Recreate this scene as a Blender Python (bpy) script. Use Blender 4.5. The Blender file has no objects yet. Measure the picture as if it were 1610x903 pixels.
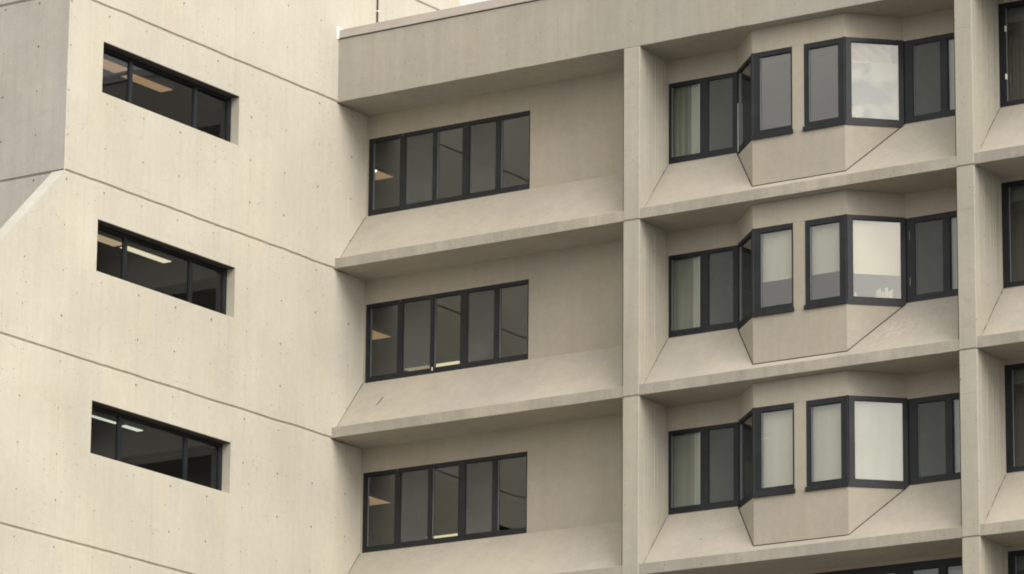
import bpy, bmesh, math, random
from mathutils import Vector, Matrix, noise
random.seed(7)
R = math.radians
S = bpy.context.scene
COL = S.collection

# ------------------------------------------------------------------ camera
CX, CY, CZ = 55.1447, -75.5114, -27.9171
YAW, PITCH, ROLL, FPX = 0.5913, 0.2510, 0.0096, 7311.7166
fw = Vector((-math.sin(YAW)*math.cos(PITCH), math.cos(YAW)*math.cos(PITCH), math.sin(PITCH)))
rt = Vector((math.cos(YAW), math.sin(YAW), 0)); up = rt.cross(fw)
rt, up = rt*math.cos(ROLL)+up*math.sin(ROLL), up*math.cos(ROLL)-rt*math.sin(ROLL)
cam = bpy.data.cameras.new('camera'); camo = bpy.data.objects.new('camera', cam); COL.objects.link(camo)
M = Matrix((rt, up, -fw)).transposed().to_4x4(); M.translation = (CX, CY, CZ)
camo.matrix_world = M
cam.sensor_width = 36; cam.lens = FPX/1610*36; cam.clip_end = 6000; cam.clip_start = 1
S.camera = camo

# ------------------------------------------------------------------ light
SUN_AZ = Vector((0.93, -0.37)).normalized(); SUN_EL = R(38)
sund = Vector((SUN_AZ.x*math.cos(SUN_EL), SUN_AZ.y*math.cos(SUN_EL), math.sin(SUN_EL)))
W = bpy.data.worlds.new('World'); S.world = W; W.use_nodes = True
nt = W.node_tree; nt.nodes.clear(); N = nt.nodes.new; L = nt.links.new
def math_node(nt, op, a, b=None, c=None, clamp=False):
    n = nt.nodes.new('ShaderNodeMath'); n.operation = op; n.use_clamp = clamp
    for i, v in enumerate((a, b, c)):
        if v is None: continue
        if isinstance(v, (int, float)): n.inputs[i].default_value = v
        else: nt.links.new(v, n.inputs[i])
    return n.outputs[0]
sky = N('ShaderNodeTexSky'); sky.sky_type = 'NISHITA'; sky.sun_disc = False
sky.sun_elevation = SUN_EL; sky.sun_rotation = math.atan2(sund.x, sund.y)
tc = N('ShaderNodeTexCoord')
dot = N('ShaderNodeVectorMath'); dot.operation = 'DOT_PRODUCT'; L(tc.outputs['Generated'], dot.inputs[0]); dot.inputs[1].default_value = sund
glow = math_node(nt, 'POWER', math_node(nt, 'MAXIMUM', dot.outputs['Value'], 0.0), 2.2)
nz = N('ShaderNodeTexNoise'); nz.inputs['Scale'].default_value = 9; nz.inputs['Detail'].default_value = 6
mp = N('ShaderNodeMapping'); mp.inputs['Scale'].default_value = (1, 1, 2.2); L(tc.outputs['Generated'], mp.inputs[0]); L(mp.outputs[0], nz.inputs['Vector'])
cr = N('ShaderNodeMapRange'); cr.inputs[1].default_value = .3; cr.inputs[2].default_value = .7; cr.inputs[3].default_value = .72; cr.inputs[4].default_value = 1.28
L(nz.outputs['Fac'], cr.inputs[0])
bri = math_node(nt, 'MULTIPLY', math_node(nt, 'MULTIPLY_ADD', glow, 14.0, 8.0), cr.outputs[0])
cl = N('ShaderNodeVectorMath'); cl.operation = 'SCALE'; cl.inputs[0].default_value = (1.0, .955, .87); L(bri, cl.inputs['Scale'])
mx = N('ShaderNodeMix'); mx.data_type = 'RGBA'; mx.inputs[0].default_value = .9
L(sky.outputs[0], mx.inputs[6]); L(cl.outputs[0], mx.inputs[7])
bg = N('ShaderNodeBackground'); bg.inputs[1].default_value = .1; L(mx.outputs[2], bg.inputs[0])
wo = N('ShaderNodeOutputWorld'); L(bg.outputs[0], wo.inputs[0])

sl = bpy.data.lights.new('sun', 'SUN'); sl.energy = 1.75; sl.angle = R(35); sl.color = (1, .95, .86)
so = bpy.data.objects.new('sun', sl); COL.objects.link(so); so.rotation_euler = sund.to_track_quat('Z', 'Y').to_euler(); so.location = (30, -30, 40)

S.view_settings.view_transform = 'Standard'; S.view_settings.look = 'None'; S.view_settings.gamma = 1
S.view_settings.exposure = 0.36
S.render.resolution_x = 1024; S.render.resolution_y = 574
S.cycles.filter_width = 1.9; S.cycles.max_bounces = 8; S.cycles.transparent_max_bounces = 16

# ------------------------------------------------------------------ materials
def base_mat(name, col=(.5, .5, .5), rough=.6, metal=0.0):
    m = bpy.data.materials.new(name); m.use_nodes = True
    b = m.node_tree.nodes['Principled BSDF']
    b.inputs['Base Color'].default_value = (*col, 1); b.inputs['Roughness'].default_value = rough; b.inputs['Metallic'].default_value = metal
    return m, m.node_tree, b

def concrete(name, col, tie=None, streak=.10, blotch=.10, holes=.5, stain=0.0, seams=False, seed=0.0, patch=None):
    """tie = (u axis, u0, du, z0, dz): form tie holes on a lattice"""
    m, nt, b = base_mat(name, col, .88)
    N = nt.nodes.new; L = nt.links.new
    b.inputs['Specular IOR Level'].default_value = .25
    g = N('ShaderNodeNewGeometry'); P = g.outputs['Position']
    sep = N('ShaderNodeSeparateXYZ'); L(P, sep.inputs[0]); X, Y, Z = sep.outputs
    def ntex(scale, sc3=(1, 1, 1), det=4, rough=.55, off=0):
        mp = N('ShaderNodeMapping'); mp.inputs['Scale'].default_value = sc3; mp.inputs['Location'].default_value = (off+seed, off*1.7, off*.3+seed)
        L(P, mp.inputs[0]); t = N('ShaderNodeTexNoise'); t.inputs['Scale'].default_value = scale; t.inputs['Detail'].default_value = det; t.inputs['Roughness'].default_value = rough
        L(mp.outputs[0], t.inputs['Vector']); return t.outputs['Fac']
    def rng(v, a, b_, c, d):
        r = N('ShaderNodeMapRange'); L(v, r.inputs[0])
        for i, q in enumerate((a, b_, c, d)): r.inputs[i+1].default_value = q
        return r.outputs[0]
    mu = lambda a, b_: math_node(nt, 'MULTIPLY', a, b_)
    f = rng(ntex(.45), .3, .7, 1-blotch, 1+blotch*.6)
    f = mu(f, rng(ntex(1.0, (5, 5, .35), 5, .6, 3), .3, .7, 1-streak, 1+streak*.5))
    f = mu(f, rng(ntex(1.0, (26, 26, .8), 3, .6, 9), .35, .65, 1-streak*.22, 1+streak*.15))
    f = mu(f, rng(ntex(38, det=3, off=5), .3, .7, .955, 1.04))
    f = mu(f, rng(ntex(7, det=5, off=7), .3, .7, .965, 1.03))
    height = ntex(30, det=4, off=2)
    # bug holes: sparse, clustered
    if holes:
        v = N('ShaderNodeTexVoronoi'); v.inputs['Scale'].default_value = 11; L(P, v.inputs['Vector'])
        sc = N('ShaderNodeSeparateColor'); L(v.outputs['Color'], sc.inputs[0])
        rad = rng(sc.outputs[0], 0, 1, .06, .17)
        inside = math_node(nt, 'LESS_THAN', v.outputs['Distance'], rad)
        clus = rng(ntex(.8, det=2, off=11), .42, .72, 0.0, holes)
        sel = math_node(nt, 'LESS_THAN', sc.outputs[1], clus)
        hole = mu(inside, sel)
        f = mu(f, rng(hole, 0, 1, 1, .6))
        # a few darker pits
        v2 = N('ShaderNodeTexVoronoi'); v2.inputs['Scale'].default_value = 2.1; L(P, v2.inputs['Vector'])
        s2 = N('ShaderNodeSeparateColor'); L(v2.outputs['Color'], s2.inputs[0])
        in2 = math_node(nt, 'LESS_THAN', v2.outputs['Distance'], .038)
        h2 = mu(in2, math_node(nt, 'LESS_THAN', s2.outputs[1], .5*holes))
        f = mu(f, rng(h2, 0, 1, 1, .5))
    if tie:
        ax, u0, du, z0, dz = tie
        U = (X, Y)[ax]
        wob = math_node(nt, 'MULTIPLY_ADD', ntex(.9, det=1, off=21), .06, -.03)
        def cell(c, c0, d):
            t = math_node(nt, 'DIVIDE', math_node(nt, 'SUBTRACT', math_node(nt, 'ADD', c, wob), c0-d/2), d)
            fr = math_node(nt, 'FRACT', t)
            return mu(math_node(nt, 'SUBTRACT', fr, .5), d)
        du_ = cell(U, u0, du); dz_ = cell(Z, z0, dz)
        r2 = math_node(nt, 'SQRT', math_node(nt, 'ADD', mu(du_, du_), mu(dz_, dz_)))
        nn = ntex(1.3, det=0, off=31)
        rad = rng(nn, .3, .7, .012, .026)
        tieh = math_node(nt, 'LESS_THAN', r2, rad)
        f = mu(f, rng(tieh, 0, 1, 1, .38))
        # faint stain running down below each hole
        below = mu(math_node(nt, 'LESS_THAN', math_node(nt, 'ABSOLUTE', du_), .018), math_node(nt, 'LESS_THAN', dz_, 0))
        f = mu(f, rng(mu(below, ntex(2.0, det=2, off=41)), 0, 1, 1, .90))
        if seams:
            t = math_node(nt, 'ABSOLUTE', cell(U, u0+du*.5, du*2))
            f = mu(f, rng(mu(math_node(nt, 'LESS_THAN', t, .008), ntex(1.5, det=2, off=51)), 0, .7, 1, .87))
            tz = math_node(nt, 'ABSOLUTE', cell(Z, z0+.33, dz*4))
            f = mu(f, rng(mu(math_node(nt, 'LESS_THAN', tz, .007), rng(ntex(2.0, det=3, off=61), .5, .62, 0, 1)), 0, 1, 1, .86))
    # fine cracks / scratches, almost horizontal
    wv = N('ShaderNodeTexNoise'); wv.inputs['Scale'].default_value = 1.0; wv.inputs['Detail'].default_value = 3
    mp = N('ShaderNodeMapping'); mp.inputs['Scale'].default_value = (.9, .9, 7); mp.inputs['Location'].default_value = (3+seed, 1, 2); L(P, mp.inputs[0]); L(mp.outputs[0], wv.inputs['Vector'])
    line = math_node(nt, 'LESS_THAN', math_node(nt, 'ABSOLUTE', math_node(nt, 'SUBTRACT', wv.outputs['Fac'], .5)), .004)
    gate = rng(ntex(1.1, det=2, off=71), .60, .66, 0, 1)
    f = mu(f, rng(mu(line, gate), 0, 1, 1, .84))
    base = N('ShaderNodeVectorMath'); base.operation = 'SCALE'; base.inputs[0].default_value = col; L(f, base.inputs['Scale'])
    out = base.outputs[0]
    # slow hue drift: warm to greyish
    hm = N('ShaderNodeMix'); hm.data_type = 'RGBA'; hm.blend_type = 'MULTIPLY'
    L(rng(ntex(.7, (1, 1, .6), 4, off=81), .35, .65, 0, 1), hm.inputs[0]); L(out, hm.inputs[6]); hm.inputs[7].default_value = (.965, .985, 1.03, 1); out = hm.outputs[2]
    if stain:
        sm = N('ShaderNodeMix'); sm.data_type = 'RGBA'
        L(rng(ntex(1.0, (1.6, 1.6, 3.5), 6, .7, 91), .50, .66, 0, stain), sm.inputs[0]); L(out, sm.inputs[6]); sm.inputs[7].default_value = (.31, .295, .275, 1); out = sm.outputs[2]
        s3 = N('ShaderNodeMix'); s3.data_type = 'RGBA'
        L(rng(ntex(1.0, (7, 7, 9), 5, .7, 101), .64, .74, 0, stain*.6), s3.inputs[0]); L(out, s3.inputs[6]); s3.inputs[7].default_value = (.56, .53, .47, 1); out = s3.outputs[2]
    if tie and ax == 1:     # the pour under and over the slit windows is a shade greyer, with crooked form edges
        yy = math_node(nt, 'ADD', Y, math_node(nt, 'MULTIPLY_ADD', ntex(1.2, det=2, off=111), .05, -.025))
        inside = mu(rng(yy, -7.86, -7.80, 0, 1), rng(yy, -3.36, -3.28, 1, 0))
        pm = N('ShaderNodeMix'); pm.data_type = 'RGBA'; pm.blend_type = 'MULTIPLY'; L(mu(inside, rng(ntex(.5, det=2, off=113), .3, .6, .2, 1)), pm.inputs[0]); L(out, pm.inputs[6]); pm.inputs[7].default_value = (.965, .965, .965, 1); out = pm.outputs[2]
    if patch:               # chalky lime bloom
        pv = N('ShaderNodeVectorMath'); pv.operation = 'SUBTRACT'; L(P, pv.inputs[0]); pv.inputs[1].default_value = patch[:3]
        ps = N('ShaderNodeVectorMath'); ps.operation = 'MULTIPLY'; L(pv.outputs[0], ps.inputs[0]); ps.inputs[1].default_value = (1/patch[3], 1/patch[4], 1/patch[4])
        pl = N('ShaderNodeVectorMath'); pl.operation = 'LENGTH'; L(ps.outputs[0], pl.inputs[0])
        near = rng(pl.outputs['Value'], .3, 1, 1, 0)
        ring = math_node(nt, 'ABSOLUTE', math_node(nt, 'SUBTRACT', ntex(1.0, (5, 5, 5), 5, .7, 121), .5))
        fl = mu(near, rng(ring, .0, .035, 1, 0))
        pm = N('ShaderNodeMix'); pm.data_type = 'RGBA'; L(mu(fl, .5), pm.inputs[0]); L(out, pm.inputs[6]); pm.inputs[7].default_value = (.66, .60, .47, 1); out = pm.outputs[2]
    L(out, b.inputs['Base Color'])
    bp = N('ShaderNodeBump'); bp.inputs['Strength'].default_value = .35; bp.inputs['Distance'].default_value = .006; L(height, bp.inputs['Height']); L(bp.outputs[0], b.inputs['Normal'])
    return m

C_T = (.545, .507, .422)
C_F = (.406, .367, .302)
mTower = concrete('tower_concrete', C_T, (1, -6.46, 1.165, -.175, .9), streak=.04, blotch=.09, holes=.85, seams=True)
mEnd = concrete('tower_end_concrete', (.475, .45, .40), (0, -.78, .87, -.09, .9), streak=.07, blotch=.09, holes=.5, stain=.15)
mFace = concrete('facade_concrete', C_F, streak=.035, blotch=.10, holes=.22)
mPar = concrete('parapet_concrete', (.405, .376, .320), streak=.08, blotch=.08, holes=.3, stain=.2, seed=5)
mSlope = concrete('ledge_concrete', (.410, .374, .314), streak=.03, blotch=.11, holes=.3, stain=.32, seed=9, patch=(12.95, .55, -6.42, .75, .42))
mPil = concrete('pillar_concrete', (.43, .40, .335), streak=.07, blotch=.08, holes=.35, stain=.25, seed=14)
mLip = concrete('ledge_lip_concrete', (.398, .366, .308), streak=.12, blotch=.16, holes=.5, stain=.7, seed=21)
mFin = concrete('fin_edge_concrete', (.49, .475, .42), streak=.08, blotch=.08, holes=.3, stain=.1, seed=3)

def noisy(name, col, rough, amt=.15, scale=3, metal=0, sc3=(1, 1, 1), spec=.5):
    m, nt, b = base_mat(name, col, rough, metal)
    b.inputs['Specular IOR Level'].default_value = spec
    g = nt.nodes.new('ShaderNodeNewGeometry'); mp = nt.nodes.new('ShaderNodeMapping'); mp.inputs['Scale'].default_value = sc3
    t = nt.nodes.new('ShaderNodeTexNoise'); t.inputs['Scale'].default_value = scale; t.inputs['Detail'].default_value = 5
    nt.links.new(g.outputs['Position'], mp.inputs[0]); nt.links.new(mp.outputs[0], t.inputs['Vector'])
    r = nt.nodes.new('ShaderNodeMapRange'); r.inputs[1].default_value = .3; r.inputs[2].default_value = .7; r.inputs[3].default_value = 1-amt; r.inputs[4].default_value = 1+amt
    nt.links.new(t.outputs['Fac'], r.inputs[0])
    v = nt.nodes.new('ShaderNodeVectorMath'); v.operation = 'SCALE'; v.inputs[0].default_value = col; nt.links.new(r.outputs[0], v.inputs['Scale'])
    nt.links.new(v.outputs[0], b.inputs['Base Color'])
    return m
mFrame = noisy('dark_anodised_metal', (.013, .0165, .021), .45, .35, 2.5, spec=.32)
mBead = noisy('grey_bead_metal', (.13, .14, .15), .35, .1, 4)
mBlind = noisy('pale_blind_fabric', (.64, .63, .555), .8, .07, 2, sc3=(3, 3, .4))
mBlindBright = noisy('white_blind_fabric', (.78, .77, .68), .8, .04, 2)
def cloud_reflection_mat():  # mottled grey-blue colour paints a cloud reflection on a sheet behind the glass
    m, nt, b = base_mat('painted_cloud_reflection', (.5, .5, .48), .5)
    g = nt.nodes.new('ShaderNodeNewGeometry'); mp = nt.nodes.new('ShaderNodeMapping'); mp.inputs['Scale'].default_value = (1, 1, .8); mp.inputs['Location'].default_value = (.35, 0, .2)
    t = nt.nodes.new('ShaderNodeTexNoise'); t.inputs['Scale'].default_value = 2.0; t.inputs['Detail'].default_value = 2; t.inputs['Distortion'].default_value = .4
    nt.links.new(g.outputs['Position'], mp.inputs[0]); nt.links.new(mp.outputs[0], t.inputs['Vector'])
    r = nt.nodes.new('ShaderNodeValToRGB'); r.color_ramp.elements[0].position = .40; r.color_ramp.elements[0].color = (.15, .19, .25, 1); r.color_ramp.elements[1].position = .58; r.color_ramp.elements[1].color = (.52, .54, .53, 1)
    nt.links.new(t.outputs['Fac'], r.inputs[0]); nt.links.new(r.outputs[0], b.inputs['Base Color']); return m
mCloudRefl = cloud_reflection_mat()
mCurt = noisy('olive_curtain_fabric', (.24, .24, .20), .9, .2, 6, sc3=(5, 5, .2))
mCurtP = noisy('pale_curtain_fabric', (.33, .325, .28), .9, .08, 3, sc3=(5, 5, .2))
mScreen = noisy('grey_insect_screen', (.12, .12, .115), .8, .15, 3)
mPaper = noisy('white_paper', (.75, .74, .68), .7, .05, 4)
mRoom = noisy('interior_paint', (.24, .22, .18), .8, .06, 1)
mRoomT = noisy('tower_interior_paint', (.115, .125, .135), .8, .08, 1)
mCeil = noisy('interior_ceiling', (.36, .33, .28), .85, .05, 1)
mCope = noisy('coping_metal', (.47, .425, .40), .5, .07, 1.2, sc3=(1, 1, 4))
mFlash = noisy('white_flashing', (.86, .85, .84), .5, .04, 5)
mSealShade = noisy('dark_seal_and_shade', (.045, .04, .035), .8, .2, 6)  # joint sealant; also colours the painted shade strips at windows and pillars
mCable = noisy('cable_rubber', (.05, .045, .04), .6, .2, 6)
mGround = noisy('asphalt', (.075, .074, .07), .9, .2, .4)
mRoof = noisy('roof_gravel', (.3, .29, .27), .95, .2, 12)
mBox = noisy('lamp_housing', (.5, .45, .36), .6, .05, 3)

def glass(name, tint, refl):
    m = bpy.data.materials.new(name); m.use_nodes = True; nt = m.node_tree; nt.nodes.clear()
    o = nt.nodes.new('ShaderNodeOutputMaterial'); mix = nt.nodes.new('ShaderNodeMixShader')
    t = nt.nodes.new('ShaderNodeBsdfTransparent'); t.inputs[0].default_value = (*tint, 1)
    g = nt.nodes.new('ShaderNodeBsdfGlossy'); g.inputs['Roughness'].default_value = .015; g.inputs['Color'].default_value = (.98, .99, 1, 1)
    ge = nt.nodes.new('ShaderNodeNewGeometry')
    dt = nt.nodes.new('ShaderNodeVectorMath'); dt.operation = 'DOT_PRODUCT'; nt.links.new(ge.outputs['Incoming'], dt.inputs[0]); nt.links.new(ge.outputs['Normal'], dt.inputs[1])
    sch = math_node(nt, 'POWER', math_node(nt, 'SUBTRACT', 1.0, math_node(nt, 'ABSOLUTE', dt.outputs['Value']), clamp=True), 5.0)
    fac = math_node(nt, 'MULTIPLY_ADD', sch, .95, .045+refl, clamp=True)
    # old glass: faint large ripple
    no = nt.nodes.new('ShaderNodeTexNoise'); no.inputs['Scale'].default_value = 1.6; no.inputs['Detail'].default_value = 1
    nt.links.new(ge.outputs['Position'], no.inputs['Vector'])
    bu = nt.nodes.new('ShaderNodeBump'); bu.inputs['Strength'].default_value = .10; bu.inputs['Distance'].default_value = .01; nt.links.new(no.outputs['Fac'], bu.inputs['Height'])
    nt.links.new(bu.outputs[0], g.inputs['Normal'])
    nt.links.new(fac, mix.inputs[0]); nt.links.new(t.outputs[0], mix.inputs[1]); nt.links.new(g.outputs[0], mix.inputs[2]); nt.links.new(mix.outputs[0], o.inputs[0])
    return m
mGlass = glass('window_glass', (.84, .87, .86), .035)
mGlassD = glass('dark_window_glass', (.78, .82, .82), .025)
mGlassT = glass('tower_window_glass', (.74, .79, .84), -.002)
mGlassF = glass('bay_front_glass', (.86, .865, .84), .075)
mGlassB = glass('coated_bay_glass', (.88, .87, .83), .075)
def screen_mat():
    m = bpy.data.materials.new('insect_mesh'); m.use_nodes = True; nt = m.node_tree; nt.nodes.clear()
    o = nt.nodes.new('ShaderNodeOutputMaterial'); mix = nt.nodes.new('ShaderNodeMixShader'); t = nt.nodes.new('ShaderNodeBsdfTransparent'); d = nt.nodes.new('ShaderNodeBsdfDiffuse')
    d.inputs[0].default_value = (.165, .175, .17, 1)
    g = nt.nodes.new('ShaderNodeNewGeometry'); n = nt.nodes.new('ShaderNodeTexNoise'); n.inputs['Scale'].default_value = 1.7; n.inputs['Detail'].default_value = 5; nt.links.new(g.outputs['Position'], n.inputs['Vector'])
    nt.links.new(math_node(nt, 'MULTIPLY_ADD', n.outputs['Fac'], .7, .08), mix.inputs[0])
    nt.links.new(t.outputs[0], mix.inputs[1]); nt.links.new(d.outputs[0], mix.inputs[2]); nt.links.new(mix.outputs[0], o.inputs[0]); return m
mMesh = screen_mat()

def emis(name, col, st):
    m, nt, b = base_mat(name, col, .5); b.inputs['Emission Color'].default_value = (*col, 1); b.inputs['Emission Strength'].default_value = st; return m
mDim = emis('lit_diffuser_dim', (1, .60, .30), .34)
mDimT = emis('lit_diffuser_orange', (1, .56, .26), .42)
mWarm = emis('lit_diffuser_warm', (1, .80, .48), .95)
mBulb = emis('lit_lamp_bulb', (1, .90, .72), 3)
mTube = emis('lit_tube', (1, .80, .48), 1.1)
mTan = emis('lit_diffuser_tan', (1, .68, .36), .55)
mTubeW = emis('lit_tube_pale', (.95, .90, .66), 1.0)

# ------------------------------------------------------------------ mesh helpers
class MB:
    def __init__(s): s.v = []; s.f = []; s.mi = []
    def face(s, pts, mi=0):
        i = len(s.v); s.v += [tuple(p) for p in pts]; s.f.append(tuple(range(i, i+len(pts)))); s.mi.append(mi)
    def box(s, x0, x1, y0, y1, z0, z1, mi=0):
        s.prism([(x0, y0), (x1, y0), (x1, y1), (x0, y1)], z0, z1, mi)
    def prism(s, plan, z0, z1, mi=0):
        n = len(plan)
        s.face([(x, y, z0) for x, y in reversed(plan)], mi); s.face([(x, y, z1) for x, y in plan], mi)
        for i in range(n):
            a, b = plan[i], plan[(i+1) % n]
            s.face([(*a, z0), (*b, z0), (*b, z1), (*a, z1)], mi)
    def obox(s, p, d, s0, s1, o0, o1, z0, z1, mi=0):
        """box in a window frame of reference: along d, outward o"""
        n = (d[1], -d[0])
        q = [(p[0]+d[0]*a+n[0]*o, p[1]+d[1]*a+n[1]*o) for a, o in ((s0, o1), (s1, o1), (s1, o0), (s0, o0))]
        s.prism(q, z0, z1, mi)
    def loft(s, rings, closed=True, caps=True, mi=0):
        n = len(rings[0])
        for a, b in zip(rings[:-1], rings[1:]):
            for i in range(n if closed else n-1):
                j = (i+1) % n; s.face([a[i], a[j], b[j], b[i]], mi)
        if caps: s.face(list(reversed(rings[0])), mi); s.face(rings[-1], mi)
    def tube(s, pts, r, seg=8, mi=0):
        rings = []
        for i, p in enumerate(pts):
            p = Vector(p); a = Vector(pts[max(0, i-1)]); b = Vector(pts[min(len(pts)-1, i+1)]); t = (b-a).normalized()
            u = t.cross(Vector((.3, .2, 1) if abs(t.z) < .9 else (1, 0, 0))).normalized(); w = t.cross(u)
            rings.append([tuple(p+(u*math.cos(k*2*math.pi/seg)+w*math.sin(k*2*math.pi/seg))*r) for k in range(seg)])
        s.loft(rings, mi=mi)
    def build(s, name, mats, parent=None, bevel=0, merge=True, recalc=True):
        me = bpy.data.meshes.new(name); bm = bmesh.new()
        vs = [bm.verts.new(p) for p in s.v]
        for f, k in zip(s.f, s.mi):
            try: fc = bm.faces.new([vs[i] for i in f]); fc.material_index = k
            except ValueError: pass
        if merge: bmesh.ops.remove_doubles(bm, verts=bm.verts, dist=1e-5)
        if recalc: bmesh.ops.recalc_face_normals(bm, faces=bm.faces)
        if parent is not None:
            T = parent.matrix_world if parent.type != 'EMPTY' else Matrix.Translation(parent.location)
            if parent.type == 'EMPTY': bmesh.ops.translate(bm, verts=bm.verts, vec=-parent.location)
            elif parent.parent: bmesh.ops.translate(bm, verts=bm.verts, vec=-parent.parent.location)
        bm.to_mesh(me); bm.free()
        for m in (mats if isinstance(mats, (list, tuple)) else [mats]): me.materials.append(m)
        o = bpy.data.objects.new(name, me); COL.objects.link(o)
        if parent is not None: o.parent = parent
        if bevel:
            b = o.modifiers.new('bevel', 'BEVEL'); b.width = bevel; b.segments = 2; b.limit_method = 'ANGLE'; b.angle_limit = R(28)
        return o
def empty(name, loc, label, cat, group=None):
    o = bpy.data.objects.new(name, None); COL.objects.link(o); o.location = loc; o.empty_display_size = .3
    o['label'] = label; o['category'] = cat
    if group: o['group'] = group
    return o
def frange(a, b, step):
    n = max(1, round((b-a)/step)); return [a+(b-a)*i/n for i in range(n+1)]

# ------------------------------------------------------------------ survey of the building (metres)
H = 3.6; GZ = -29.5
D = 1.077                      # depth of the recesses
T_LIP = .223
XP1, XP2, PW = 7.097, 14.616, .381
XP3 = XP2+(XP2-XP1)
LW = (.045, 4.135, -.55, -2.238)
BX0, BX1, BX2, BW3, BW4, BX5, BX6 = 7.4605, 9.106, 9.941, 10.854, 11.131, 12.045, 12.902
BP, BWT, BWB, AWT, AWB = .262, -.509, -2.2815, -.527, -2.222
YC = -8.83; YE = 4.48; FINW = .335; FINL = 3.5
TW = (-7.795, -3.388, -.737, -1.775)
ROOFZ = .75
NF = 8                          # storeys down to the ground

# ------------------------------------------------------------------ ground
g = MB(); g.face([(-1500, -1500, GZ), (1500, -1500, GZ), (1500, 1500, GZ), (-1500, 1500, GZ)])
go = g.build('ground', mGround, recalc=False); go['kind'] = 'structure'

# ------------------------------------------------------------------ tower
tower = empty('concrete_tower', (-4.5, -2, GZ), 'tall pale concrete tower with slit windows and flared fin, left of the lower office block', 'tower')
def groove_rows(zc, hw=.036, dp=.035):
    return [(zc+hw, 0, 1), (zc+.010, dp, 1), (zc-.014, dp, 1), (zc-hw, 0, 1)]
rows = []
zs_groove = [6.6, 3.0] + [-k*H for k in range(0, NF+1) if -k*H > GZ+.2]
for zc in zs_groove: rows += groove_rows(zc)
rows += [(9.0, 0, 0), (GZ, 0, 0)]
for k in range(4):
    rows += [(TW[2]-k*H, 0, 0), (TW[3]-k*H, 0, 0)]
rows += [(-H-FINL, 0, 0), (ROOFZ, 0, 0)]
rows.sort(key=lambda r: -r[0])
def jit(u, zc):
    return (noise.noise(Vector((u*.9, zc*3.1, 1.3)))*.016 + noise.noise(Vector((u*3.5, zc*3.1, 7.3)))*.010)
def outer(z): return YC - max(0.0, min(FINL, -H - z))
m = MB()
ys = sorted(set([YC+.035] + frange(YC+.035, TW[0], .25)[1:] + frange(TW[0], TW[1], .25)[1:] + frange(TW[1], 0, .25)[1:] + frange(0, D+.12, .25)[1:] + frange(D+.12, YE, .3)[1:]))
def pt(y, row):
    z, dp, j = row; edge = min(1, abs(y-ys[0])/.4, abs(y)/.3)
    return (-dp, y, z + (jit(y, round(z, 1))*edge if j else 0))
for a, b in zip(rows[:-1], rows[1:]):
    zm = (a[0]+b[0])/2
    for y0, y1 in zip(ys[:-1], ys[1:]):
        ym = (y0+y1)/2
        if TW[0] < ym < TW[1] and any(TW[3]-k*H < zm < TW[2]-k*H for k in range(4)): continue
        if ym > D+.12 and zm < ROOFZ: continue
        m.face([pt(y0, a), pt(y1, a), pt(y1, b), pt(y0, b)])
    if zm > -H:   # chamfered arris
        m.face([(-a[1], YC+.035, a[0]), (-b[1], YC+.035, b[0]), (-.035-a[1]*.3, YC+a[1]*.6, b[0]), (-.035-a[1]*.3, YC+a[1]*.6, a[0])])
    else:         # flare of the fin
        oa, ob = outer(a[0]), outer(b[0]); n = 10
        for i in range(n):
            f0, f1 = i/n, (i+1)/n
            Y = lambda o, f: (YC+.035)+(o-YC-.035)*f
            m.face([(-a[1], Y(oa, f1), a[0]), (-a[1], Y(oa, f0), a[0]), (-b[1], Y(ob, f0), b[0]), (-b[1], Y(ob, f1), b[0])])
for k in range(4):
    z1, z0 = TW[2]-k*H, TW[3]-k*H; a, b, e = TW[0], TW[1], -.34
    m.face([(0, a, z1), (0, b, z1), (e, b, z1), (e, a, z1)]); m.face([(0, a, z0), (e, a, z0), (e, b, z0), (0, b, z0)])
    m.face([(0, a, z0), (0, a, z1), (e, a, z1), (e, a, z0)]); m.face([(0, b, z0), (e, b, z0), (e, b, z1), (0, b, z1)])
# end return above the roof
m.face([(0, YE, 9), (0, YE, ROOFZ), (-9, YE, ROOFZ), (-9, YE, 9)])
m.build('wall', mTower, tower)
m = MB()   # fin edge + inner face
for a, b in zip(rows[:-1], rows[1:]):
    if a[0] > -H+.001 and (a[0]+b[0])/2 > -H: continue
    oa, ob = outer(a[0]), outer(b[0])
    m.face([(-a[1], oa, a[0]), (-b[1], ob, b[0]), (-FINW, ob, b[0]), (-FINW, oa, a[0])])
    m.face([(-FINW, oa, a[0]), (-FINW, ob, b[0]), (-FINW, YC+.2, b[0]), (-FINW, YC+.2, a[0])])
m.build('fin_edge', mFin, tower)
# end wall (faces -y)
m = MB()
er = []
for zc in zs_groove: er += groove_rows(zc)
er += [(9.0, 0, 0), (GZ, 0, 0)]; er.sort(key=lambda r: -r[0])
for a, b in zip(er[:-1], er[1:]):
    x0 = -.035 if (a[0]+b[0])/2 > -H else -FINW-.002
    xs = frange(-9, x0, .4)
    for p, q in zip(xs[:-1], xs[1:]):
        def P(x, r): return (x, YC+r[1], r[0]+(jit(x+50, round(r[0], 1))*min(1, abs(x-x0)/.4) if r[2] else 0))
        m.face([P(p, a), P(q, a), P(q, b), P(p, b)])
m.build('end_wall', mEnd, tower)
m = MB(); m.face([(-9, YC, GZ), (-9, 9, GZ), (-9, 9, 9), (-9, YC, 9)]); m.face([(-9, 9, GZ), (0, 9, GZ), (0, 9, ROOFZ), (-9, 9, ROOFZ)])
m.face([(-9, YC, 9), (0, YC, 9), (0, YE, 9), (-9, YE, 9)]); m.face([(-9, YE, ROOFZ), (0, YE, ROOFZ), (0, 9, ROOFZ), (-9, 9, ROOFZ)])
m.build('rear_shell', mTower, tower)
m = MB()
m.box(-8.99, -.35, YC+.3, 1.3, -.60, -.32)
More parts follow.
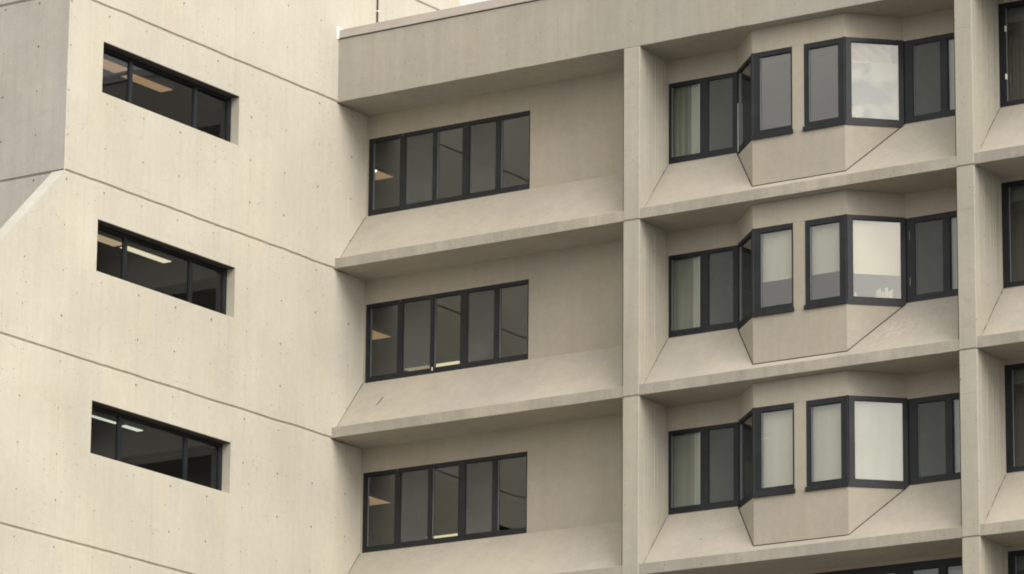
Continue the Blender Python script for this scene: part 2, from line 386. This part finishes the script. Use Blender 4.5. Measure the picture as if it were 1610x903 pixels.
for k in range(1, 6): m.box(-8.99, -.35, YC+.3, 1.3, -.60-k*H, -.32-k*H)
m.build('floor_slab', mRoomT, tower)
m = MB()
for k in range(4):
    z1, z0 = -.601-k*H, -.32-(k+1)*H
    m.face([(-5.5, YC+.35, z0), (-5.5, 1.25, z0), (-5.5, 1.25, z1), (-5.5, YC+.35, z1)])
    m.box(-5.5, -.36, -2.6, -2.5, z0, z1); m.box(-5.5, -.36, YC+.35, YC+.4, z0, z1)
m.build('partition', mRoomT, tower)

# ------------------------------------------------------------------ windows
def window(parent, p0, p1, z0, z1, fl, fr, ft, fb, mull=(), o_front=-.02, depth=.07, glassm=None, blinds=(), sash=(), bead=(), name='window', sill=None, grow=.01, corner=None, label=None, mesh_on=(), edge=False, bits=()):
    d = Vector(p1)-Vector(p0); Ln = d.length; d = (d.x/Ln, d.y/Ln)
    m = MB(); o1, o0 = o_front, o_front-depth
    m.obox(p0, d, -grow, Ln+grow, o0, o1, z1-ft, z1+grow)
    m.obox(p0, d, -grow, Ln+grow, o0, o1, z0-grow, z0+fb)
    m.obox(p0, d, -grow, fl, o0, o1, z0+fb, z1-ft); m.obox(p0, d, Ln-fr, Ln+grow, o0, o1, z0+fb, z1-ft)
    for a, b in mull: m.obox(p0, d, a, b, o0, o1, z0+fb, z1-ft)
    panes = []; e = fl
    for a, b in mull: panes.append((e, a)); e = b
    panes.append((e, Ln-fr))
    for i, (a, b) in enumerate(panes):           # stepped sash set a little deeper
        w = .015; q0, q1 = o0+.005, o1-.014
        m.obox(p0, d, a, b, q0, q1, z1-ft-w, z1-ft); m.obox(p0, d, a, b, q0, q1, z0+fb, z0+fb+w)
        m.obox(p0, d, a, a+w, q0, q1, z0+fb+w, z1-ft-w); m.obox(p0, d, b-w, b, q0, q1, z0+fb+w, z1-ft-w)
        if i in bead: m.obox(p0, d, a+w, a+w+.012, q0+.01, q1+.006, z0+fb+w, z1-ft-w, 1)
    if sill:
        s0, s1, out, h = sill; m.obox(p0, d, s0, Ln+s1, o1-.01, o1+out, z0-.012, z0+h)
    if corner: m.prism([(corner[0]+.034*math.cos(t*math.pi/4), corner[1]+.034*math.sin(t*math.pi/4)) for t in range(8)], z0-.01, z1+.005)
    if edge:  # dark end strips paint the shadow beside the frame
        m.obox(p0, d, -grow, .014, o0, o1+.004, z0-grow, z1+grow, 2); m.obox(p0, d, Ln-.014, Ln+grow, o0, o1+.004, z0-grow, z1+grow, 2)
    for a, z, w, h, *mi in bits: m.obox(p0, d, a-w/2, a+w/2, o1, o1+.012, z-h/2, z+h/2, mi[0] if mi else 1+2*(h < .09))
    w_ = m.build(name, [mFrame, mBead, mSealShade, mPaper], parent, bevel=.003)
    if label: w_['label'] = label
    for i, (a, b) in enumerate(panes):
        g = MB(); oo = o1-.034; g.obox(p0, d, a+.01, b-.01, oo-.006, oo, z0+fb+.01, z1-ft-.01)
        g.build('pane', glassm or mGlass, w_)
    for i in mesh_on:
        a, b = panes[i]; g = MB(); g.obox(p0, d, a+.016, b-.016, o1-.022, o1-.020, z0+fb+.02, z1-ft-.02)
        g.build('insect_screen', mMesh, w_)
    for bl in blinds:
        i, s0, s1, f0, f1, mat, nm = bl[:7]; a, b = panes[i]; zz0, zz1 = z0+fb, z1-ft; w = b-a; hh = zz1-zz0
        g = MB(); ob = o0-.05; n_ = (d[1], -d[0])
        if nm == 'curtain':     # folded sheet
            amp, fq = (.012, 52) if mat is mCurt else (.006, 31)
            cols = frange(a+w*s0, a+w*s1, .02)
            top = [(p0[0]+d[0]*s+n_[0]*(ob+amp*math.sin(s*fq+1.5*math.sin(s*9))), p0[1]+d[1]*s+n_[1]*(ob+amp*math.sin(s*fq+1.5*math.sin(s*9)))) for s in cols]
            q = top + [(x-n_[0]*.004, y-n_[1]*.004) for x, y in reversed(top)]
            for j in range(len(top)-1):
                A, B = top[j], top[j+1]; A2, B2 = q[-1-j], q[-2-j]
                g.face([(*A, zz0), (*B, zz0), (*B, zz1), (*A, zz1)]); g.face([(*A2, zz0), (*B2, zz0), (*B2, zz1), (*A2, zz1)])
        else:
            notch = bl[7] if len(bl) > 7 else None
            za, zb = zz0+hh*f0, zz0+hh*f1+.02
            if notch:
                nx, nz_ = notch
                g.obox(p0, d, a+w*s0-.03, a+w*(s1-nx), ob-.004, ob, za, zb); g.obox(p0, d, a+w*(s1-nx), a+w*s1+.02, ob-.004, ob, za, zb-hh*nz_)
            else:
                g.obox(p0, d, a+w*s0-(.03 if s0 == 0 else 0), a+w*s1+(.03 if s1 == 1 else 0), ob-.004, ob, za, zb)
            if f0 > .02: g.obox(p0, d, a+w*s0-.02, a+w*s1+.02, ob-.008, ob+.008, za-.02, za)   # hem bar
        g.build(nm, mat, w_)
    return w_

# tower windows
for k in range(4):
    Lw = TW[1]-TW[0]
    window(tower, (-.2, TW[0]), (-.2, TW[1]), TW[3]-k*H, TW[2]-k*H, .05, .10, .07, .03,
           mull=((TW[0]*-1-6.705, TW[0]*-1-6.61), (-TW[0]-4.605, -TW[0]-4.515)), o_front=0, depth=.06, glassm=mGlassT)

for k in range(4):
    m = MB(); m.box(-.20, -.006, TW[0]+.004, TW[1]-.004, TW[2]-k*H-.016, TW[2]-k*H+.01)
    m.build('window_head_shade', mSealShade, tower)  # dark strip added for the frame head and the shade under it

# ------------------------------------------------------------------ office block
block = empty('office_block', (11, 5, GZ), 'tan concrete office block with recessed windows, deep sloping ledges and projecting bay windows', 'office building')
BAYS = [(0.0, XP1, 'a'), (XP1+PW, XP2, 'b'), (XP2+PW, XP3, 'c')]
def ledge(x0, x1, zb, kk):
    wb = zb+H-2.238
    prof = [(.010, zb), (.010, zb+T_LIP), (.150, zb+T_LIP+.004), (D+.002, wb), (D+.27, wb), (D+.27, zb-.042), (D, zb-.042)]
    rings = []
    for x in frange(x0, x1, .3):
        r = []
        for i, (y, z) in enumerate(prof):
            jy = noise.noise(Vector((x*1.9, zb+i, 4.2)))*.0035 if i < 3 else 0; jz = noise.noise(Vector((x*1.3, zb+i*2, 9.2)))*.004 if i < 3 else 0
            r.append((x, y+jy, z+jz))
        rings.append(r)
    m = MB(); m.loft(rings)
    for q in range(len(rings)-1): m.mi[q*len(prof)] = 1
    return m.build('ledge', [mSlope, mLip], block, bevel=.008)
def recess_wall(x0, x1, k, opening=None):
    top, bot = -k*H-.03, -k*H-2.238+.0
    m = MB(); t = .25; bot -= .02
    if not opening: m.box(x0, x1, D, D+t, bot, top)
    else:
        a, b, zt, zb = opening; zt -= k*H; zb -= k*H
        if a > x0+.01: m.box(x0, a, D, D+t, bot, top)
        if b < x1-.01: m.box(b, x1, D, D+t, bot, top)
        a = max(a, x0); b = min(b, x1)
        if zt < top-.01: m.box(a, b, D, D+t, zt, top)
        if zb > bot+.01: m.box(a, b, D, D+t, bot, zb)
    # merge the butting pieces so that there are no inner faces showing as seams
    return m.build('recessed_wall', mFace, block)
E_ = .02
for k in range(NF):
    for x0, x1, kind in BAYS:
        if -(k+1)*H > GZ: ledge(x0-(.03 if kind == 'a' else E_), x1+E_, -(k+1)*H, k)
        if k > 3: recess_wall(x0-E_, x1+E_, k); continue
        if kind == 'a': recess_wall(x0-.03, x1+E_, k, LW)
        elif kind == 'b' and k < 3: recess_wall(x0-E_, x1+E_, k, (BX0, 14.7, AWT, AWB))
        else: recess_wall(x0-E_, x1+E_, k, (x0-.1, x1+.1, -.12, -2.215))

# pillars with board marked flanks
def pillar(xl):
    rnd = random.Random(int(xl*10))
    def flank(xf, s):
        pts = []; y = .085; pts.append((xf, y))
        while y < D-.08:
            w = rnd.uniform(.055, .15); h = rnd.uniform(-.003, .011)
            y2 = min(y+w, D+.0)
            pts += [(xf-s*h, y+.004), (xf-s*h, y2-.010), (xf+s*.004, y2-.004)]; y = y2
        pts.append((xf, D+.25)); return pts
    rp = flank(xl+PW, 1); lp = flank(xl, -1)
    front = [(xl, .012), (xl+.012, 0), (xl+PW-.012, 0), (xl+PW, .012)]
    rings = []
    zl = []
    for zc in [-k*H for k in range(1, NF+1) if -k*H > GZ+.2]:
        zl += [(zc+.02, 0), (zc+.008, .025), (zc-.012, .025), (zc-.026, 0)]
    for zc in [-k*H-.86 for k in range(0, NF)]:
        zl += [(zc+.005, 0), (zc, .004), (zc-.005, 0)]
    zl += [(-.004, 0), (GZ, 0)]
    zl.sort(key=lambda q: -q[0])
    for z, dp in zl:
        ring = [(x, y+dp, z) for x, y in front]+[(x, y, z) for x, y in rp]+[(x, y, z) for x, y in reversed(lp)]
        rings.append(ring)
    m = MB(); m.loft(rings); return m.build('pillar', mPil, block)
for x in (XP1, XP2, XP3): pillar(x)

XR = XP3+PW
# parapet: profile along x
prof = [(.0, 0), (.0, 1.372), (.32, 1.372), (.32, .60), (D+.27, .60), (D+.27, -.045), (D, -.045)]
m = MB(); rings = []
for x in frange(-.03, XR, .35):
    rings.append([(x, y+(noise.noise(Vector((x*1.7, i, 2)))*.004 if i < 2 else 0), z+(noise.noise(Vector((x*2.1, i, 5)))*.012 if i == 0 else 0)) for i, (y, z) in enumerate(prof)])
m.loft(rings); m.build('parapet', mPar, block, bevel=.01)
m = MB(); xs = [-.0, 3.05, 6.1, 9.15, 12.2, 15.25, 18.3, XR]
for a, b in zip(xs[:-1], xs[1:]): m.prism([(a+.0015, -.028), (b-.0015, -.028), (b-.0015, .36), (a+.0015, .36)], 1.392, 1.575)
m.box(.0, XR-.01, .012, .30, 1.372, 1.392, 1)
m.build('coping', [mCope, mSealShade], block, bevel=.004)
m = MB(); m.prism([(.0, -.085), (.014, -.085), (.014, .50), (.0, .50)], 1.37, 1.64); m.box(.0, .03, -.045, -.03, 1.375, 1.57)
m.build('flashing', mFlash, block)
m = MB(); m.box(0.01, XR, D+.27, 9, .40, .599); m.build('roof', mRoof, block)
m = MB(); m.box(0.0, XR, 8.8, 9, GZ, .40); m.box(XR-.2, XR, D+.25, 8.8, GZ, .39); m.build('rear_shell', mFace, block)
# interiors
m = MB()
for k in range(0, 5):
    m.box(-4, XR-.21, D+.26, 8.79, -.45-k*H if k else -.45, -.45-k*H+.28)
m.build('floor_slab', mCeil, block)
m = MB()
for k in range(4):
    z1, z0 = -.451-k*H, -.17-(k+1)*H
    m.box(-3.9, XR-.3, 7.9, 8.0, z0, z1)
    m.box(-3.9, -3.8, D+.3, 7.9, z0, z1)
    for x in (7.1, 14.72): m.box(x, x+.1, D+.26, 7.9, z0, z1)
m.box(-4, 0, D+.14, D+.25, -20, .0)
m.build('partition', mRoom, block)

# projecting bays
zs_ = lambda y: -H+T_LIP+(y-.15)*(-2.238+H-T_LIP)/(D-.15)
for k in range(3):
    dz = -k*H
    plan = [(BX1, D+.03), (BX1, D), (BX2, BP), (BX5, BP), (BX6, D), (BX6, D+.03)]
    m = MB()
    m.prism(plan, BWT+dz, -.012+dz)
    m.prism(plan, -H+T_LIP-.02+dz, BWB+dz)
    m.prism([(BW3, BP), (BW4, BP), (BW4, BP+.22), (BW3, BP+.22)], BWB+dz, BWT+dz)
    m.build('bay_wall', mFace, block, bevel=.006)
    m = MB(); r = .011
    path = [(BX1, D), (BX2, BP), (BX5, BP), (BX6, D)]
    pts = [(x, y, zs_(y)+dz+.004) for x, y in path]
    m.tube([(x+(-.004 if i < 2 else .004), y-.004, z) for i, (x, y, z) in enumerate(pts)], r, 6)
    m.build('joint_and_shade_line', mSealShade, block)

for k in range(4):
    for x0, x1, kind in BAYS:
        for x in ((x0+.003,) if kind == 'a' else (x0-.001, x1+.001)):
            m = MB(); m.tube([(x, .155, -(k+1)*H+T_LIP+.004), (x, D-.003, -k*H-2.238)], .007, 6); m.build('joint_and_shade_line', mSealShade, block)
        if kind != 'c': m = MB(); m.box(x1-.028, x1+.01, .035, .06, -k*H-3.38, -k*H-.05); m.build('joint_and_shade_line', mSealShade, block)  # dark strip stands in for the shadow gap beside the pillar

# windows of the block
def fullblind(i, mat=mBlind): return (i, 0, 1, 0, 1, mat, 'roller_blind')
for k in range(4):
    dz = -k*H
    x0, x1, zt, zb = LW
    mull = [(a-x0, b-x0) for a, b in ((.849, .985), (1.686, 1.777), (2.435, 2.605), (3.272, 3.388))]
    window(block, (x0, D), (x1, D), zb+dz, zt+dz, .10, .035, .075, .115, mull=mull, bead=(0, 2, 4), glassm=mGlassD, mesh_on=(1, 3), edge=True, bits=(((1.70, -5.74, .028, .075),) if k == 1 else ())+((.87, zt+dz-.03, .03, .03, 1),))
for k in range(3):
    dz = -k*H
    z0, z1 = AWB+dz, AWT+dz; Z0, Z1 = BWB+dz, BWT+dz
    bl = [(0, 0, (.62, .66, .70)[k], 0, 1, (mCurt, mCurtP, mCurtP)[k], 'curtain'), (0, (.60, .66, .70)[k], 1, 0, 1, mBlind, 'roller_blind')]
    window(block, (BX0, D), (BX1, D), z0, z1, .07, .115, .07, .13, mull=((.765, .95),), blinds=bl, bead=(0,), mesh_on=(1,))
    window(block, (BX1, D), (BX2, BP), Z0, Z1, .10, .12, .07, .14, o_front=.0, bead=(0,), grow=0, bits=((.085, -1.72, .008, 1.0, 3),) if k == 0 else ())
    fr = {0: [], 1: [(0, 0, 1, .37, 1, mBlind, 'roller_blind')], 2: [fullblind(0)]}[k]
    window(block, (BX2, BP), (BW3, BP), Z0, Z1, .165, .02, .10, .15, o_front=.008, blinds=fr, glassm=mGlassF, bead=(0,), sill=(0, .022, .03, .075), grow=0, corner=(BX2+.01, BP+.01))
    window(block, (BW4, BP), (BX5, BP), Z0, Z1, .09, .14, .11, .15, o_front=.008, blinds=fr, glassm=mGlassF, bead=(0,), sill=(-.022, 0, .03, .075), grow=0, corner=(BX5-.01, BP+.01))
    fa = {0: [(0, 0, .97, 0, .97, mCloudRefl, 'cloud_reflection_sheet', (.10, .22)), (0, 0, .84, .76, 1.0, mBlindBright, 'roller_blind')], 1: [(0, 0, 1, .33, 1, mBlindBright, 'roller_blind')], 2: [fullblind(0)]}[k]  # top floor sheet carries the painted cloud reflection
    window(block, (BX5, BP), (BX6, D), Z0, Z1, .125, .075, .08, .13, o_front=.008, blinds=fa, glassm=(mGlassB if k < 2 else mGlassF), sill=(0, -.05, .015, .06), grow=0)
    br = [(1, 0, 1, 0, 1, mBlind, 'roller_blind')]
    window(block, (BX6, D), (14.60, D), z0, z1, .20, .06, .10, .13, mull=((.81, .958),), blinds=br, bead=(0,), mesh_on=(0,), bits=((.085, z1-.35, .02, .16), (.085, z0+.42, .02, .16)) if k == 1 else ())
# full height window walls
for k in range(4):
    dz = -k*H
    window(block, (XP2+PW, D), (XP3, D), -2.215+dz, -.12+dz, .14, .1, .08, .10, mull=[(.14+i*1.4-.05, .14+i*1.4+.05) for i in range(1, 5)], bead=(0,), glassm=mGlassD)
window(block, (XP1+PW, D), (XP2, D), -2.215-3*H, -.12-3*H, .1, .1, .14, .10, mull=[(a-XP1-PW, b-XP1-PW) for a, b in ((9.0, 9.12), (10.85, 11.0), (12.58, 12.93), (13.52, 13.68))],
       blinds=[(2, 0, 1, 0, .92, mBlind, 'roller_blind'), (4, 0, 1, 0, .95, mBlind, 'roller_blind')], glassm=mGlassD)

zsl = lambda y, kk: zs_(y)-kk*H
m = MB(); m.tube([(.79, .70, zsl(.70, 1)+.002), (.77, .62, zsl(.62, 1)), (.745, .54, zsl(.54, 1)-.003)], .011, 6); m.build('gouge', mSealShade, block)
# small fittings on the block
m = MB()
for y, z in ((1.045, -.651), (1.045, -1.618), (1.045, -.05)): m.box(15.155, 15.175, y, D+.02, z-.055, z+.055)
m.build('window_latch', mPaper, block)
m = MB(); m.box(2.60, 2.68, D+.10, D+.103, -9.27, -9.19)
m.build('notice_sticker', mPaper, block)
m = MB(); m.box(10.13, 10.27, BP+.05, BP+.053, -8.345, -8.315)
m.build('notice_sticker', mPaper, block)

# objects seen behind the middle floor bay pane
def stuff_on_sill():
    dx = Vector((BX6-BX5, D-BP)).normalized(); n = Vector((dx.y, -dx.x)); rnd = random.Random(3)
    for s_, cnt, w, hm, lab in ((.80, 7, .045, .27, 'row of leaning pale folders on the right of the middle floor bay sill'),
                                (.22, 2, .035, .17, 'two small pale papers standing on the left of the middle floor bay sill')):
        c = Vector((BX5, BP))+dx*s_-n*.2
        zb = BWB-H+.13
        o = empty('paper_stack', (c.x, c.y, zb), lab, 'papers')
        for q in range(cnt):
            m = MB(); a = q*w*1.02; h = hm*rnd.uniform(.65, 1.05); t = rnd.uniform(-.02, .02)
            P0 = c+dx*(a-cnt*w/2); th = w*rnd.uniform(.55, .9)
            q4 = [P0+n*.05, P0+dx*th+n*.05, P0+dx*th-n*.07, P0-n*.07]
            m.face([(p.x, p.y, zb) for p in q4][::-1]); m.face([(p.x+dx.x*t, p.y+dx.y*t, zb+h) for p in q4])
            for i in range(4):
                A, B = q4[i], q4[(i+1) % 4]; m.face([(A.x, A.y, zb), (B.x, B.y, zb), (B.x+dx.x*t, B.y+dx.y*t, zb+h), (A.x+dx.x*t, A.y+dx.y*t, zb+h)])
            m.build('folder', mPaper if q % 3 else mBlind, o)
stuff_on_sill()

# ------------------------------------------------------------------ ceiling lights
def light(x0, x1, y0, y1, zc, mat, label, th=.07, bulb=None, group='ceiling lights seen through the dark windows'):
    o = empty('ceiling_light', ((x0+x1)/2, (y0+y1)/2, zc), label, 'ceiling light', group)
    m = MB(); m.box(x0, x1, y0, y1, zc-th, zc+.0); m.build('housing', mBox, o, bevel=.005)
    m = MB(); m.box(x0+.02, x1-.02, y0+.02, y1-.02, zc-th-.012, zc-th-.001); m.build('diffuser', mat, o)
    if bulb:
        m = MB(); x, y = bulb; ring = []
        for a in range(5):
            t = a/4*math.pi/2; r = .06*math.cos(t)+.004; ring.append([(x+r*math.cos(q*math.pi/5), y+r*math.sin(q*math.pi/5), zc-th-.012-.04*math.sin(t)) for q in range(10)])
        m.loft(ring); m.build('bulb', mBulb, o)
light(-1.28, -.84, -6.72, -5.86, -.6, mDimT, 'dim orange ceiling light behind the left pane of the top tower window')
light(-1.32, -.98, -5.62, -4.30, -.6, mDimT, 'long dim orange ceiling light behind the wide pane of the top tower window')
light(-1.20, -.86, -6.75, -5.80, -.6-H, mTan, 'warm ceiling light behind the left pane of the middle tower window')
light(-1.16, -.92, -5.70, -4.25, -.6-H, mTube, 'long bright ceiling light behind the wide pane of the middle tower window')
light(-1.12, -.98, -6.60, -5.70, -.6-2*H, mTubeW, 'thin pale ceiling light behind the left pane of the bottom tower window')
light(-1.16, -.98, -5.52, -4.92, -.6-2*H, mTubeW, 'short pale ceiling light behind the wide pane of the bottom tower window')
light(-1.80, -1.24, 3.02, 3.84, -.45, mDim, 'square lit ceiling light behind the leftmost pane of the top office window', bulb=(-1.30, 3.16))
light(-1.76, -1.18, 2.98, 3.76, -.45-H, mDim, 'square orange ceiling light behind the leftmost pane of the middle office window')
light(-1.88, -1.26, 3.03, 3.95, -.45-2*H, mDim, 'square lit ceiling light behind the leftmost pane of the bottom office window', bulb=(-1.34, 3.16))
light(-2.70, -1.2, 6.33, 6.74, -.45-H, mWarm, 'wide cream ceiling light low in the centre pane of the middle office window')
light(-2.80, -1.9, 7.42, 7.80, -.45-2*H, mWarm, 'wide cream ceiling light low in the centre pane of the bottom office window')

# ------------------------------------------------------------------ cable on the tower
o = empty('wall_cable', (.03, 1.35, ROOFZ), 'thin dark cable running up the pale tower wall behind the parapet', 'cable')
m = MB(); m.tube([(.022, 1.35+.006*math.sin(z*2.1), z) for z in frange(.8, 9, .25)], .020); m.build('cable', mCable, o)
for z in (2.36, 3.9, 5.4, 7):
    m = MB(); m.box(.0, .05, 1.318, 1.384, z-.012, z+.012); m.build('clip', mFlash, o)
